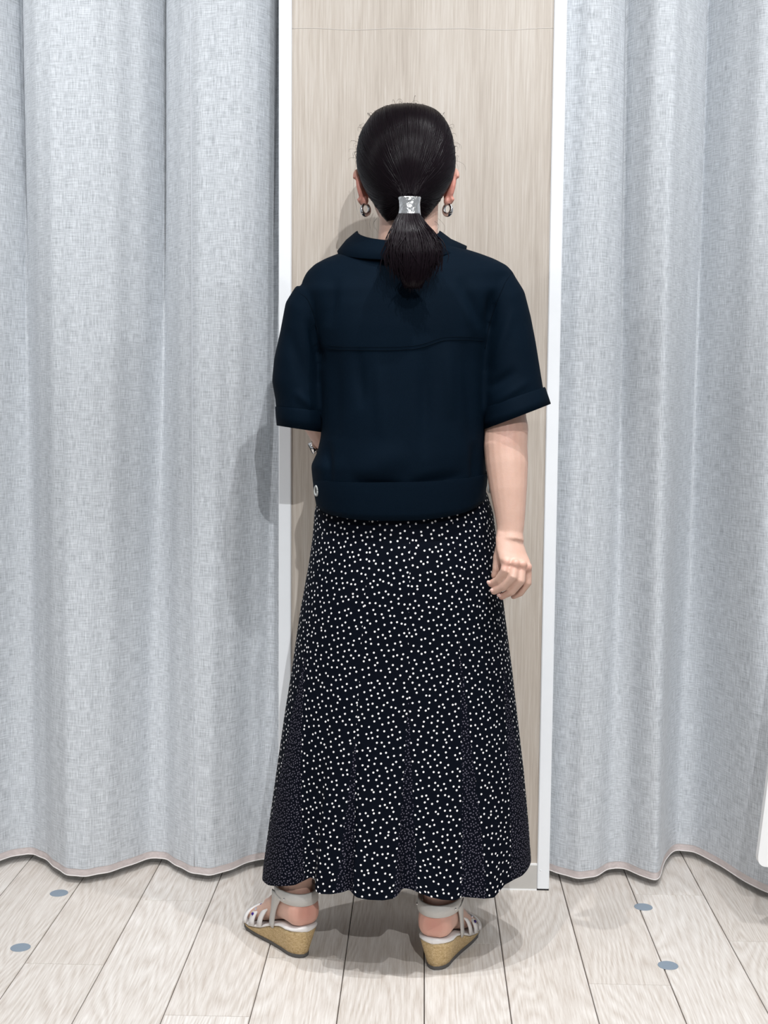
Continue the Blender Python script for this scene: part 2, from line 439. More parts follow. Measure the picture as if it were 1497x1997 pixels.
# ------------------------------------------------------------------ curtains
ZH = 0.022; ZT = 2.50
def curtain(name, valleys_top, valleys_bot, yv_top, yv_bot, amp_top, amp_bot, ptop, pbot, skew, label, seam_px=None, n_per=60):
    """valley pixel columns (row 60 and the hem row); depth of valleys; bulge amplitude between them"""
    YC = 2.90
    xt = np.array([W(v, 60, YC)[0] for v in valleys_top]); zt = W(700, 60, YC)[2]
    xb = np.array([W(v, 1690, YC)[0] for v in valleys_bot]); zb_ = ZH
    K = len(xt)
    def surf(k, ph, z):
        t = np.clip((z - zb_) / (zt - zb_), 0, 1.3)
        e = t * t * (3 - 2 * t) if t < 1 else 1.0
        xv = xb + (xt - xb) * t
        x = xv[k] + (xv[k + 1] - xv[k]) * ph
        yv0 = yv_bot[k] + (yv_top[k] - yv_bot[k]) * e; yv1 = yv_bot[k + 1] + (yv_top[k + 1] - yv_bot[k + 1]) * e
        y0 = yv0 + (yv1 - yv0) * (ph * ph * (3 - 2 * ph))
        p = pbot + (ptop - pbot) * e
        A = amp_bot[k] + (amp_top[k] - amp_bot[k]) * e
        s = max(math.sin(pi * ph), 0) ** p
        x -= skew[k] * math.sin(2 * pi * ph) * (xv[k + 1] - xv[k])
        y = y0 - A * s
        y += 0.004 * math.sin(x * 55 + z * 1.3 + k) * (0.5 + 0.5 * e) + 0.0022 * math.sin(x * 140 - z * 2.1)
        return np.array([x, y, z])
    zs_ = np.concatenate([np.linspace(ZH + 0.012, 0.3, 12), np.linspace(0.35, ZT, 44)])
    ks = [(k, ph) for k in range(K - 1) for ph in np.linspace(0, 1, n_per, endpoint=False)] + [(K - 2, 1.0)]
    P = np.array([[surf(k, ph, z) for k, ph in ks] for z in zs_])
    arc = np.concatenate([[0], np.cumsum(np.linalg.norm(np.diff(P[len(zs_) // 2], axis=0), axis=1))])
    uv = np.array([[(a, z) for a in arc] for z in zs_]).reshape(-1, 2)
    nc = len(ks)
    root = mesh_obj(name, P.reshape(-1, 3), grid_faces(len(zs_), nc), M['curtain'], None, True, uv)
    tag(root, label, 'curtain', 'fitting room curtains')
    hz = np.linspace(ZH - 0.004, ZH + 0.014, 4)
    Q = np.array([[surf(k, ph, max(z, ZH + 0.012)) * np.array([1, 1, 0]) + np.array([0, 0.0006, z]) for k, ph in ks] for z in hz])
    uvh = np.array([[(a, z * 20) for a in arc] for z in hz]).reshape(-1, 2)
    mesh_obj('hem', Q.reshape(-1, 3), grid_faces(4, nc), M['hem'], root, True, uvh)
    E_ = tube([q + np.array([0, 0, 0.0]) for q in Q[0]], 0.0012, 5)
    mesh_obj('hem_stitching', *E_, M['rim'], root)
    if seam_px:
        k, ph0, ph1 = seam_px
        line = [surf(k, ph0 + (ph1 - ph0) * (i / 60), z) + np.array([0, -0.0005, 0]) for i, z in enumerate(np.linspace(ZH + 0.012, ZT, 61))]
        mesh_obj('seam', *tube(line, 0.0013, 5), M['curtain'], root)
    x0, x1 = P[-1][:, 0].min(), P[-1][:, 0].max()
    ym = P[-1][:, 1].mean()
    mesh_obj('curtain_track', *box((x0, ym - 0.07, ZT - 0.002), (x1, ym + 0.07, CEIL)), M['white'], root, smooth=False)
    return root
curtain('curtain', (-830, -560, -260, 18, 303, 535, 600), (-790, -530, -215, 50, 305, 512, 600),
        (2.97, 2.97, 2.97, 3.02, 3.03, 2.94, 2.92), (2.93, 2.94, 2.93, 2.935, 2.925, 2.93, 2.93),
        (0.12, 0.13, 0.13, 0.155, 0.135, 0.02), (0.11, 0.12, 0.12, 0.125, 0.10, 0.02), 0.52, 2.1, (0.05, 0.03, 0.03, 0.03, 0.03, 0.0),
        'grey linen fitting room curtain left of the oak panel, beside the left post', (4, 0.42, 0.30))
curtain('curtain', (1040, 1070, 1225, 1398, 1590, 1800, 2060), (1030, 1062, 1200, 1352, 1600, 1820, 2080),
        (2.97, 2.95, 2.94, 3.02, 2.96, 2.96, 2.97), (2.92, 2.90, 2.915, 3.04, 2.93, 2.93, 2.94),
        (0.02, 0.08, 0.13, 0.13, 0.11, 0.11), (0.02, 0.06, 0.12, 0.20, 0.1, 0.11), 0.62, 2.0, (0.0, 0.03, -0.05, -0.02, 0.0, 0.02),
        'grey linen fitting room curtain right of the oak panel, beside the right post')

# ------------------------------------------------------------------ floor markers
mk = []
n = 40
for px, py, lb in ((40, 1848, 'blue-grey round floor sticker nearer the viewer in front of the left curtain'),
                   (115, 1742, 'blue-grey round floor sticker closest to the hem of the left curtain'),
                   (1254, 1769, 'blue-grey round floor sticker closest to the hem of the right curtain'),
                   (1302, 1883, 'blue-grey round floor sticker nearer the viewer in front of the right curtain')):
    c = on_floor(px, py); a = np.linspace(0, 2 * pi, n, endpoint=False)
    ring = lambda r, z: np.stack([c[0] + r * np.cos(a), c[1] + r * np.sin(a), np.full(n, z)], 1)
    V, Fc = loft([ring(0.0193, 0.0), ring(0.0193, 0.0005), ring(0.0189, 0.0008)])
    tag(mesh_obj('floor_sticker', V, Fc, M['sticker'], smooth=False), lb, 'sticker', 'round floor stickers')

# ------------------------------------------------------------------ white display board at the right edge
def display_board():
    yb = 2.62
    pA = W(1475.5, 1684, yb); pT = W(1497, 1517, yb)
    z0 = W(1490, 1691, yb)[2]
    sl = (pT[0] - pA[0]) / (pT[2] - pA[2])
    root = empty('display_board', (pA[0] + 0.26, yb + 0.05, 0))
    L = np.array(root.location)
    x0 = pA[0]; w = 0.52; hgt = 0.62
    r = 0.022
    corners = [(x0, z0), (x0 + w, z0), (x0 + w - sl * hgt, z0 + hgt), (x0 + sl * hgt, z0 + hgt)]
    out = []
    for i in range(4):
        p = np.array(corners[i]); a = np.array(corners[i - 1]) - p; b = np.array(corners[(i + 1) % 4]) - p
        a /= np.linalg.norm(a); b /= np.linalg.norm(b)
        q0 = p + a * r; q1 = p + b * r
        for t in np.linspace(0, 1, 7):
            out.append((1 - t) ** 2 * q0 + 2 * t * (1 - t) * p + t * t * q1)
    rings = [[(x - L[0], yy - L[1], z) for x, z in out] for yy in (yb, yb + 0.018)]
    mesh_obj('panel', *loft(rings), M['board'], root, smooth=False)
    for s in (-1, 1):
        mesh_obj('leg', *tube([(s * 0.14, -0.025, 0.0), (s * 0.14, -0.025, 0.30)], 0.008, 10), M['white'], root)
        mesh_obj('foot', *box((s * 0.14 - 0.02, -0.12, 0.0), (s * 0.14 + 0.02, 0.12, 0.008)), M['white'], root, smooth=False)
    tag(root, 'white display board with a rounded corner, at the right edge before the curtain', 'board')
display_board()

# ================================================================== the person
YP = 2.53                                # depth of the body's mid plane
S = YP / F                               # metres per pixel there
def X(px, row=998): return float(W(px, row, YP)[0])
def Z(row, px=780): return float(W(px, row, YP)[2])
gl = on_floor(599, 1873); gr = on_floor(842, 1898)
root = empty('person', (X(785), YP, 0))
tag(root, 'person seen from behind in a navy-black short-sleeved blouse and long dotted skirt', 'person')
ORG = np.array(root.location)
def loc(V): return np.asarray(V, float) - ORG
def pobj(name, V, Fc, mat, parent=None, smooth=True, uv=None):
    return mesh_obj(name, loc(V), Fc, mat, parent or root, smooth, uv)

def sel(cx, cy, a, b, z, n=48, e=2.0, b2=None):
    """horizontal ring; angle 0 faces the viewer (-y); b2 = half depth on the far side"""
    t = np.linspace(0, 2 * pi, n, endpoint=False)
    s, c = np.sin(t), np.cos(t)
    bb_ = np.where(c > 0, b, b if b2 is None else b2)
    return np.stack([cx + a * np.sign(s) * np.abs(s) ** (2 / e), cy - bb_ * np.sign(c) * np.abs(c) ** (2 / e), np.full(n, z) if np.isscalar(z) else z(t)], 1)

# ---- feet and sandals share one local frame: x forward, y lateral, z up
class Foot:
    def __init__(self, g, ang, side):
        a = math.radians(ang); self.o = np.array([g[0], g[1], 0.0])
        self.f = np.array([side * math.sin(a), math.cos(a), 0]); self.l = np.array([side * math.cos(a), -math.sin(a), 0])
        self.side = side
    def __call__(self, P):
        P = np.asarray(P, float)
        return self.o + P[:, :1] * self.f + P[:, 1:2] * self.l + P[:, 2:3] * np.array([0, 0, 1.0])
FL = Foot(gl, 33, -1); FR = Foot(gr, 17, 1)
HX = [0, .05, .09, .13, .17, .20, .235]; HZ = [.066, .063, .050, .032, .022, .021, .024]
def hz_(x): return float(np.interp(x, HX, HZ))
def plan(x, L=0.235):
    w = float(np.interp(x, [0, .03, .06, .10, .15, .185, .235], [.033, .033, .0325, .035, .0415, .042, .034]))
    if x < .032: w *= math.sqrt(max(0.0, 1 - ((.032 - x) / .032) ** 2))
    if x > L - .05: w *= math.sqrt(max(0.0, 1 - ((x - L + .05) / .05) ** 2))
    return max(w, 0.002)

def foot_body(ft):
    parts = []
    xs_ = [.0015, .006, .015, .035, .06, .085, .11, .14, .165, .185]
    hw = [.020, .028, .0330, .0350, .033, .031, .034, .038, .039, .038]
    hh = [.018, .024, .028, .034, .037, .034, .030, .022, .0165, .012]
    rings = []
    for x, w, h in zip(xs_, hw, hh):
        t = np.linspace(0, 2 * pi, 20, endpoint=False)
        zc = hz_(x) + .001 + h * (1 if x > .03 else 1.0)
        if x < .03: zc = hz_(0.03) + .001 + max(h, .026)
        ee = .72 if x < .1 else .9
        rings.append(ft(np.stack([np.full(20, x), w * np.sign(np.sin(t)) * np.abs(np.sin(t)) ** ee, zc + h * np.sign(np.cos(t)) * np.abs(np.cos(t)) ** ee], 1)))
    parts.append(loft(rings))
    for i, (y, x1, r) in enumerate([(-.026, .222, .0105), (-.008, .220, .0082), (.006, .214, .0078), (.019, .206, .0074), (.031, .196, .0070)]):
        parts.append(tube(ft([(.165, y * .9, hz_(.17) + .010), (x1 - .015, y, hz_(x1) + r + .002), (x1 - .004, y, hz_(x1) + r)]), [r, r, r * .8], 10))
        e = ft([(x1 - .004, y, hz_(x1) + r)])[0]
        parts.append(ellipsoid(e, (r, r, r * .9), 10, 8))
    # ankle bones
    for y in (-.031, .032):
        parts.append(ellipsoid(ft([(.058, y, .150)])[0], (.010, .010, .012), 10, 8))
    return parts

hipL = np.array([X(705), YP, .80]); hipR = np.array([X(868), YP, .80])
def leg(ft, hip):
    an = ft([(.052, 0, .145)])[0]; kn = (an + hip) / 2 + np.array([0, .035, .02])
    pts = [hip, hip * .6 + kn * .4, kn, kn * .72 + an * .28, kn * .45 + an * .55, kn * .18 + an * .82, an, ft([(.050, 0, .105)])[0]]
    return tube(pts, [.078, .070, .052, .051, .049, .037, .0325, .033], 18, squash=[1, 1, 1, 1.03, 1.05, 1.05, 1.1, 1.15], up=ft.l)

# ---- hands
def finger(joints, r0, r1):
    P = np.array(joints); m = len(P)
    # rounded polyline
    Q = [P[0]]
    for i in range(1, m - 1):
        Q += [P[i] * .8 + P[i - 1] * .2, P[i], P[i] * .8 + P[i + 1] * .2]
    Q.append(P[-1])
    rr = np.linspace(r0, r1, len(Q))
    for i in range(2, len(Q) - 1, 3): rr[i] *= 1.05
    return [tube(Q, rr, 12), ellipsoid(P[-1], (r1, r1, r1), 12, 8)]

def HP(px, row, d): return W(px, row, YP + d)
elbR = HP(987, 838, -.045); wrR = HP(994, 1040, -.085)
shR = HP(950, 588, .0); shL = HP(630, 608, .0)
parts = []
parts.append(tube([HP(925, 575, .01), shR, shR * .5 + elbR * .5 + np.array([.006, 0, 0]), elbR * .92 + shR * .08, elbR], [.036, .040, .039, .040, .041], 18))
parts.append(ellipsoid(elbR, (.041, .041, .041), 16, 10))
fo = [(elbR, .0405), (HP(985.5, 870, -.055), .0405), (HP(988, 905, -.062), .0395), (HP(991, 955, -.072), .0345), (HP(994, 1000, -.080), .0285), (HP(995, 1025, -.084), .0255), (HP(994, 1040, -.086), .0245), (HP(994, 1056, -.092), .026)]
parts.append(tube([p for p, r in fo], [r for p, r in fo], 20, squash=[.95, .95, .93, .9, .85, .8, .8, .75], up=(1, 0, 0)))
# palm: rings from wrist to knuckles (width axis slightly turned)
pal = [((994, 1038, -.086), .0245, .019), ((993, 1055, -.092), .0265, .018), ((997, 1075, -.100), .029, .0175), ((1003, 1092, -.108), .0305, .0165), ((1005, 1104, -.108), .0295, .0135)]
rings = []
for (px, row, d), a, b in pal:
    t = np.linspace(0, 2 * pi, 24, endpoint=False); c = HP(px, row, d)
    ax = np.array([.95, .22, -.12]); ax /= np.linalg.norm(ax); ay = np.array([-.20, .97, 0.12]); ay /= np.linalg.norm(ay)
    rings.append(c + np.outer(np.sin(t) * a, ax) - np.outer(np.cos(t) * b, ay))
parts.append(loft(rings))
for k_ in ((988, 1097, -.122), (1005, 1099, -.126), (1019, 1101, -.122), (1029, 1106, -.112)):
    parts.append(ellipsoid(HP(*k_), (.0082, .0075, .0085), 12, 8))
parts += finger([HP(989, 1090, -.112), HP(984, 1113, -.124), HP(971, 1131, -.112), HP(957, 1138, -.100)], .0091, .0067)
parts += finger([HP(1004, 1094, -.116), HP(1000, 1125, -.131), HP(982, 1144, -.119), HP(963, 1153, -.105)], .0092, .0068)
parts += finger([HP(1017, 1096, -.114), HP(1015, 1133, -.126), HP(997, 1154, -.115), HP(978, 1163, -.102)], .0090, .0066)
parts += finger([HP(1029, 1102, -.104), HP(1029, 1137, -.108), HP(1014, 1157, -.098), HP(1001, 1163, -.089)], .0076, .0057)
parts += finger([HP(978, 1062, -.088), HP(971, 1088, -.086), HP(968, 1110, -.088), HP(964, 1122, -.086)], .0105, .0070)

# left arm: upper arm down, forearm forward to the front of the waist
elbL = HP(606, 782, .02); wrL = HP(636, 864, .165)
parts.append(tube([HP(650, 590, .01), shL, shL * .5 + elbL * .5, elbL * .9 + shL * .1, elbL], [.036, .040, .039, .039, .038], 18))
parts.append(ellipsoid(elbL, (.039, .039, .039), 16, 10))
parts.append(tube([elbL, elbL * .7 + wrL * .3, elbL * .3 + wrL * .7, wrL, wrL + (wrL - elbL) * .1], [.037, .035, .028, .0235, .025], 18))
dl = (wrL - elbL) / np.linalg.norm(wrL - elbL); sx = np.array([.9, .1, .1])
pc = wrL + dl * .055 + np.array([.02, 0, 0])
parts.append(tube([wrL, wrL + dl * .03 + sx * .008, pc, pc + dl * .025 + sx * .02], [.025, .032, .036, .032], 16, squash=[.8, .6, .5, .45], up=(0, 0, 1)))
for i, zz in enumerate((.024, .008, -.008, -.023)):
    b0 = pc + dl * .035 + sx * .018 + np.array([0, 0, zz])
    parts += finger([b0, b0 + dl * .022 + sx * .02, b0 + dl * .022 + sx * .045, b0 + dl * .010 + sx * (.058 - .006 * (i == 3))], .0082, .006)
parts += finger([wrL + dl * .03 + np.array([0, 0, .03]), wrL + dl * .055 + np.array([.015, 0, .042]), wrL + dl * .075 + np.array([.03, 0, .045])], .010, .007)

# torso
def tor(row, l, r, b, b2, dy=0.0):
    return sel((X(l) + X(r)) / 2, YP + dy, (X(r) - X(l)) / 2, b, Z(row), 36, 2.3, b2)
parts.append(loft([tor(1010, 640, 935, .105, .10), tor(950, 640, 930, .10, .10), tor(880, 655, 915, .085, .095), tor(760, 650, 925, .085, .10),
                   tor(650, 640, 930, .09, .105), tor(570, 640, 935, .08, .085), tor(535, 665, 912, .066, .066), tor(505, 700, 880, .058, .055)]))
# neck and head
HXc = X(791, 330); YH = YP - .005
def zr(row): return Z(row, 791)
parts.append(loft([sel(X(789), YH + .005, .075, .062, zr(515), 28), sel(X(790), YH + .006, .058, .054, zr(480), 28), sel(X(791), YH + .012, .0545, .052, zr(440), 28),
                   sel(X(791), YH + .02, .055, .055, zr(400), 28), sel(X(791), YH + .03, .056, .058, zr(365), 28)]))
hc = np.array([HXc, YH, zr(318)])
parts.append(ellipsoid(hc, (.0775, .094, .092), 32, 24))
parts.append(ellipsoid(hc + (0, .035, -.055), (.062, .062, .070), 28, 18))
parts.append(ellipsoid(hc + (0, .062, -.098), (.036, .034, .028), 20, 12))
parts.append(ellipsoid(hc + (0, .084, -.002), (.050, .014, .028), 18, 10))
for s in (-1, 1):
    parts.append(ellipsoid(hc + (s * .036, .070, -.052), (.024, .022, .026), 16, 10))
parts.append(tube([hc + (0, .093, -.012), hc + (0, .104, -.036), hc + (0, .110, -.050)], [.007, .009, .0105], 12))
parts.append(ellipsoid(hc + (0, .103, -.053), (.016, .011, .008), 14, 8))
parts.append(ellipsoid(hc + (0, .0945, -.078), (.023, .008, .006), 16, 8))
parts.append(ellipsoid(hc + (0, .0925, -.087), (.020, .008, .006), 16, 8))
for s, exx, erow in ((-1, 706, 364), (1, 877, 362)):
    c = np.array([X(exx, 360), YH + .012, zr(erow)])
    R_ = rotm('Y', s * 10) @ rotm('Z', s * 28)
    parts.append(ellipsoid(c, (.0075, .018, .031), 16, 14, R_))
    parts.append(tube([c + R_ @ np.array([s * .004, .019 * math.cos(t), .031 * math.sin(t)]) for t in np.linspace(-2.4, 2.6, 26)], .0042, 8))
    parts.append(ellipsoid(np.array([X(712 if s < 0 else 871, 392), YH + .008, zr(391)]), (.0062, .008, .009), 12, 10))
for ft, hp in ((FL, hipL), (FR, hipR)):
    parts += foot_body(ft); parts.append(leg(ft, hp))
parts.append(ellipsoid((hipL + hipR) / 2 + (0, 0, .03), (.15, .105, .10), 28, 16))
bm_ = remeshed(*join(parts), 0.0022, 2)
V = co_of(bm_)
at = bm_.attributes.new('blush', 'FLOAT', 'POINT')
bl = np.zeros(len(V))
for ft in (FL, FR):
    h = ft([(.012, 0, .095)])[0]; d = np.linalg.norm(V - h, axis=1); bl = np.maximum(bl, .75 * np.exp(-(d / .032) ** 2))
d = np.linalg.norm(V - HP(990, 848, -.09), axis=1); bl = np.maximum(bl, .30 * np.exp(-(d / .022) ** 2))
for k_ in ((986, 1100, -.13), (1003, 1102, -.13), (1018, 1104, -.13), (1030, 1108, -.12), (960, 1138, -.1), (968, 1155, -.1), (981, 1164, -.1)):
    d = np.linalg.norm(V - HP(*k_), axis=1); bl = np.maximum(bl, .33 * np.exp(-(d / .011) ** 2))
for exx in (703, 880):
    d = np.linalg.norm(V - np.array([X(exx, 365), YH + .01, zr(368)]), axis=1); bl = np.maximum(bl, .95 * np.exp(-(d / .035) ** 4))
d = np.linalg.norm((V - (hc + (0, .10, -.082))) / np.array([.022, .02, .009]), axis=1); bl = np.maximum(bl, .8 * np.exp(-d ** 4))
at.data.foreach_set('value', bl.astype(np.float32))
V -= ORG; bm_.vertices.foreach_set('co', V.ravel()); bm_.update()
body = obj_from_mesh('body', bm_, M['skin'], root)
for s in (-1, 1):
    e = hc + (s * .032, .082, -.030)
    eo = pobj('eye', *ellipsoid(e, (.0125, .0115, .0115), 18, 12), M['eye'])
    mesh_obj('iris', *ellipsoid(loc(e + (0, .0098, 0)), (.0055, .0025, .0055), 14, 8), M['iris'], eo)
    pobj('eyebrow', *tube([hc + (s * (.014 + .034 * t), .0945 - .018 * t * t, -.010 + .007 * math.sin(2.6 * t)) for t in np.linspace(0, 1, 9)], np.linspace(.003, .0015, 9), 6), M['hair'])

# fingernails of the hanging hand
for (px, row, d), tilt in (((953, 1136, -.106), 30), ((959.5, 1151.5, -.110), 22), ((973, 1161, -.108), 15)):
    c = HP(px, row, d)
    pobj('fingernail', *ellipsoid(c, (.0046, .0016, .0036), 12, 8, rotm('Y', tilt)), M['nail'])

# ---- skirt: gores and godets with their own cut of cloth
rows = [935, 960, 1000, 1050, 1100, 1150, 1200, 1300, 1400, 1500, 1600, 1690, 1760]
lx = [640, 622, 613, 609, 602, 593, 584, 570, 554.5, 541, 528, 517, 512]
rx = [930, 950, 962, 968, 973, 979, 985, 998, 1009, 1020, 1028, 1033, 1036]
bdp = [.098, .108, .120, .131, .137, .139, .140, .142, .146, .151, .157, .163, .165]
zz = np.array([Z(r) for r in rows])[::-1]
aw = np.array([(X(r_, ro) - X(l_, ro)) / 2 for l_, r_, ro in zip(lx, rx, rows)])[::-1]
cw = np.array([(X(r_, ro) + X(l_, ro)) / 2 for l_, r_, ro in zip(lx, rx, rows)])[::-1]
bw = np.array(bdp)[::-1]
def hem_z(deg):
    s = np.sin(np.radians(deg)); c = np.cos(np.radians(deg))
    return .166 + .022 * s + .008 * c * (c > 0)
# the scalloped hem facing the viewer: photo columns and rows cast onto the hem height
hem_px = [(518, 1716), (530, 1727), (552, 1729), (574, 1727), (590, 1719), (603, 1712), (612, 1714), (617, 1738), (628, 1744), (648, 1745), (668, 1742), (681, 1736), (688, 1744), (698, 1752), (720, 1756), (748, 1757), (768, 1753), (777, 1745), (784, 1733), (800, 1735), (815, 1742),
          (835, 1750), (860, 1756), (885, 1757), (897, 1750), (912, 1751), (940, 1753), (958, 1751), (968, 1740), (980, 1726), (998, 1716), (1014, 1708), (1024, 1697), (1031, 1683)]
_c0 = (X(517, 1690) + X(1033, 1690)) / 2; _a0 = (X(1033, 1690) - X(517, 1690)) / 2; _b0 = .165
_hw = []
for hx, hrw in hem_px:
    dg_ = 0.0
    for _ in range(8):
        q = W(hx, hrw, YP + .005 - _b0 * math.cos(math.radians(dg_)))
        dg_ = math.degrees(math.asin(min(.995, max(-.995, (q[0] - _c0) / _a0))))
    p = on_floor(hx, hrw, float(hem_z(dg_)))
    cd = max(.12, math.cos(math.radians(dg_)))
    mm = (YP + .005 - p[1]) / (_b0 * cd) - 1
    mc = min(max(mm, -.06 if abs(dg_) < 30 else 0.0), .12)   # the rest of the scallop is cloth lifted or dropped at the hem
    zc = float(W(hx, hrw, YP + .005 - _b0 * math.cos(math.radians(dg_)) * (1 + mc))[2])
    _hw.append((dg_, mc, zc - float(hem_z(dg_))))
_hw = [(-160, -.04, 0), (-135, .05, 0), (-112, -.02, 0)] + [h for h in sorted(_hw)] + [(112, -.03, 0), (135, .05, 0), (160, -.04, 0)]
_wa = np.array([-200.0] + [h[0] for h in _hw] + [200.0]); _wb = np.array([-.04] + [h[1] for h in _hw] + [-.04]); _wz = np.array([0.0] + [h[2] for h in _hw] + [0.0])
def wave(deg):
    deg = (np.asarray(deg) + 180) % 360 - 180
    return sum(np.interp(deg + o_, _wa, _wb) for o_ in (-.8, -.4, 0, .4, .8)) / 5
def hem_lift(deg):
    deg = (np.asarray(deg) + 180) % 360 - 180
    return np.clip(sum(np.interp(deg + o_, _wa, _wz) for o_ in (-.4, 0, .4)) / 3, -.045, .06)
ZTOP = Z(938)
def skirt_pt(deg, v):
    """v 0 at the waist .. 1 at the hem"""
    z = ZTOP + (hem_z(deg) - ZTOP) * v + hem_lift(deg) * np.clip((v - .82) / .18, 0, 1) ** 1.5
    a = np.interp(z, zz, aw); b = np.interp(z, zz, bw); cx = np.interp(z, zz, cw)
    t = np.radians(deg)
    w = np.clip((v - .3) / .7, 0, 1) ** 2.0
    m = 1 + wave(deg) * w + .010 * np.sin(t * 9 + 1) * np.clip(v * 2, 0, 1) * (1 - .5 * w) * np.abs(np.cos(t))
    return np.stack([cx + a * np.sin(t) * (1 + (m - 1) * .15), YP + .005 - b * np.cos(t) * m * np.where(np.cos(t) > 0, 1.0, 1.05), z], -1)
gods = [(-62, 20.5, .42, -61), (-21, 3.8, .60, -21), (4.0, 4.6, .52, 4), (33.5, 6.2, .40, 32), (69, 14, .46, 66), (112, 12, .5, 112), (156, 12, .5, 156), (-156, 12, .5, -156), (-112, 12, .5, -112)]
gods = sorted(gods, key=lambda g: g[0])
NV = 90
vs = np.linspace(0, 1, NV)
skirt = empty('skirt'); skirt.parent = root
def cloth_piece(name, lo, hi, mat, v0, nu, flip=0):
    """lo/hi: functions v -> angle"""
    vv = vs[vs >= v0 - 1e-6]
    if len(vv) < 3: return
    G = np.stack([skirt_pt(lo(v) + (hi(v) - lo(v)) * np.linspace(0, 1, nu), v) for v in vv])
    seg = np.linalg.norm(np.diff(G, axis=1), axis=2)
    arc = np.concatenate([np.zeros((len(vv), 1)), np.cumsum(seg, 1)], 1)
    arc -= arc[:, -1:] / 2
    sl = np.concatenate([[0], np.cumsum(np.linalg.norm(np.diff(G[:, nu // 2], axis=0), axis=1))])
    off = random.random() * 3
    uv = np.stack([arc + off, np.repeat(sl[:, None], nu, 1) + off * .7], -1).reshape(-1, 2)
    Vx = G.reshape(-1, 3); Fc = [f[::-1] for f in grid_faces(len(vv), nu)]
    return mesh_obj(name, loc(Vx), Fc, mat, skirt, True, uv)
def edge(g, side):
    c, h_, v0, ct = g
    return lambda v: (ct + (c - ct) * max(0, (v - v0) / (1 - v0)) if v > v0 else ct) + side * h_ * max(0.0, (v - v0) / (1 - v0))
for i, g in enumerate(gods):
    gn = gods[(i + 1) % len(gods)]
    a_ = edge(g, 1); b_ = edge(gn, -1)
    if i == len(gods) - 1:
        b0_ = b_; b_ = lambda v, q=b0_: q(v) + 360
    cloth_piece('panel', a_, b_, M['dots'], 0.0, 60)
    cloth_piece('godet', edge(g, -1), edge(g, 1), M['pin'], g[2], 30)
# waistband
wr_ = [skirt_pt(np.linspace(0, 360, 96, endpoint=False), 0.0) * 1.0 for _ in range(2)]
wr_[1] = wr_[1] + np.array([0, 0, .03])
Vb, Fb = loft(wr_, False); mesh_obj('waistband', loc(Vb), Fb, M['thread'], skirt)

# ---- blouse
bl_rows = [(975, 615, 947, .128, .130), (945, 611, 947, .134, .132), (908, 607, 946, .136, .132), (882, 619, 946, .136, .132), (850, 626, 945, .134, .130), (780, 624, 945, .131, .128), (700, 620, 945, .128, .126), (640, 610, 952, .125, .122),
           (600, 597, 968, .119, .114), (570, 588, 984, .111, .104), (550, 588, 993, .104, .096), (532, 597, 994, .096, .088), (517, 612, 980, .088, .080), (505, 634, 957, .081, .072), (495, 660, 930, .075, .065), (484, 692, 895, .068, .058), (474, 715, 868, .062, .052)]
bp = [loft([sel((X(l) + X(r)) / 2, YP, (X(r) - X(l)) / 2, b, Z(ro), 56, 2.5 if ro > 560 else 2.15, b2) for ro, l, r, b, b2 in bl_rows])]
def sleeve(ctr):
    rings = []
    for (px, row, d), a, b, tilt in ctr:
        c = HP(px, row, d); t = np.linspace(0, 2 * pi, 36, endpoint=False)
        ti = math.radians(tilt)
        rings.append(c + np.outer(a * np.sin(t), (math.cos(ti), 0, math.sin(ti))) - np.outer(b * np.cos(t), (0, 1, -.04)))
    return rings
slR = [((925, 605, 0), .040, .055, 45), ((960, 570, 0), .051, .064, 40), ((977, 592, -.002), .0482, .066, 28), ((984, 635, -.006), .0510, .068, 20), ((989, 680, -.014), .0540, .068, 15), ((994, 735, -.022), .0575, .068, 14), ((998, 776, -.028), .0605, .068, 19), ((1002, 790, -.030), .0610, .067, 21)]
slL = [((655, 615, 0), .040, .055, -45), ((618, 590, 0), .050, .064, -40), ((600, 614, 0), .0470, .068, -28), ((593, 660, 0), .0465, .070, -14), ((585, 705, .0), .0490, .072, -6), ((583, 745, .0), .0510, .072, -2), ((588, 785, .0), .0495, .071, -4), ((589, 808, .0), .0490, .070, -6)]
bp.append(loft(sleeve(slR))); bp.append(loft(sleeve(slL)))
bmm = remeshed(*join(bp), 0.0042, 9)
V = co_of(bmm); Nn = no_of(bmm)
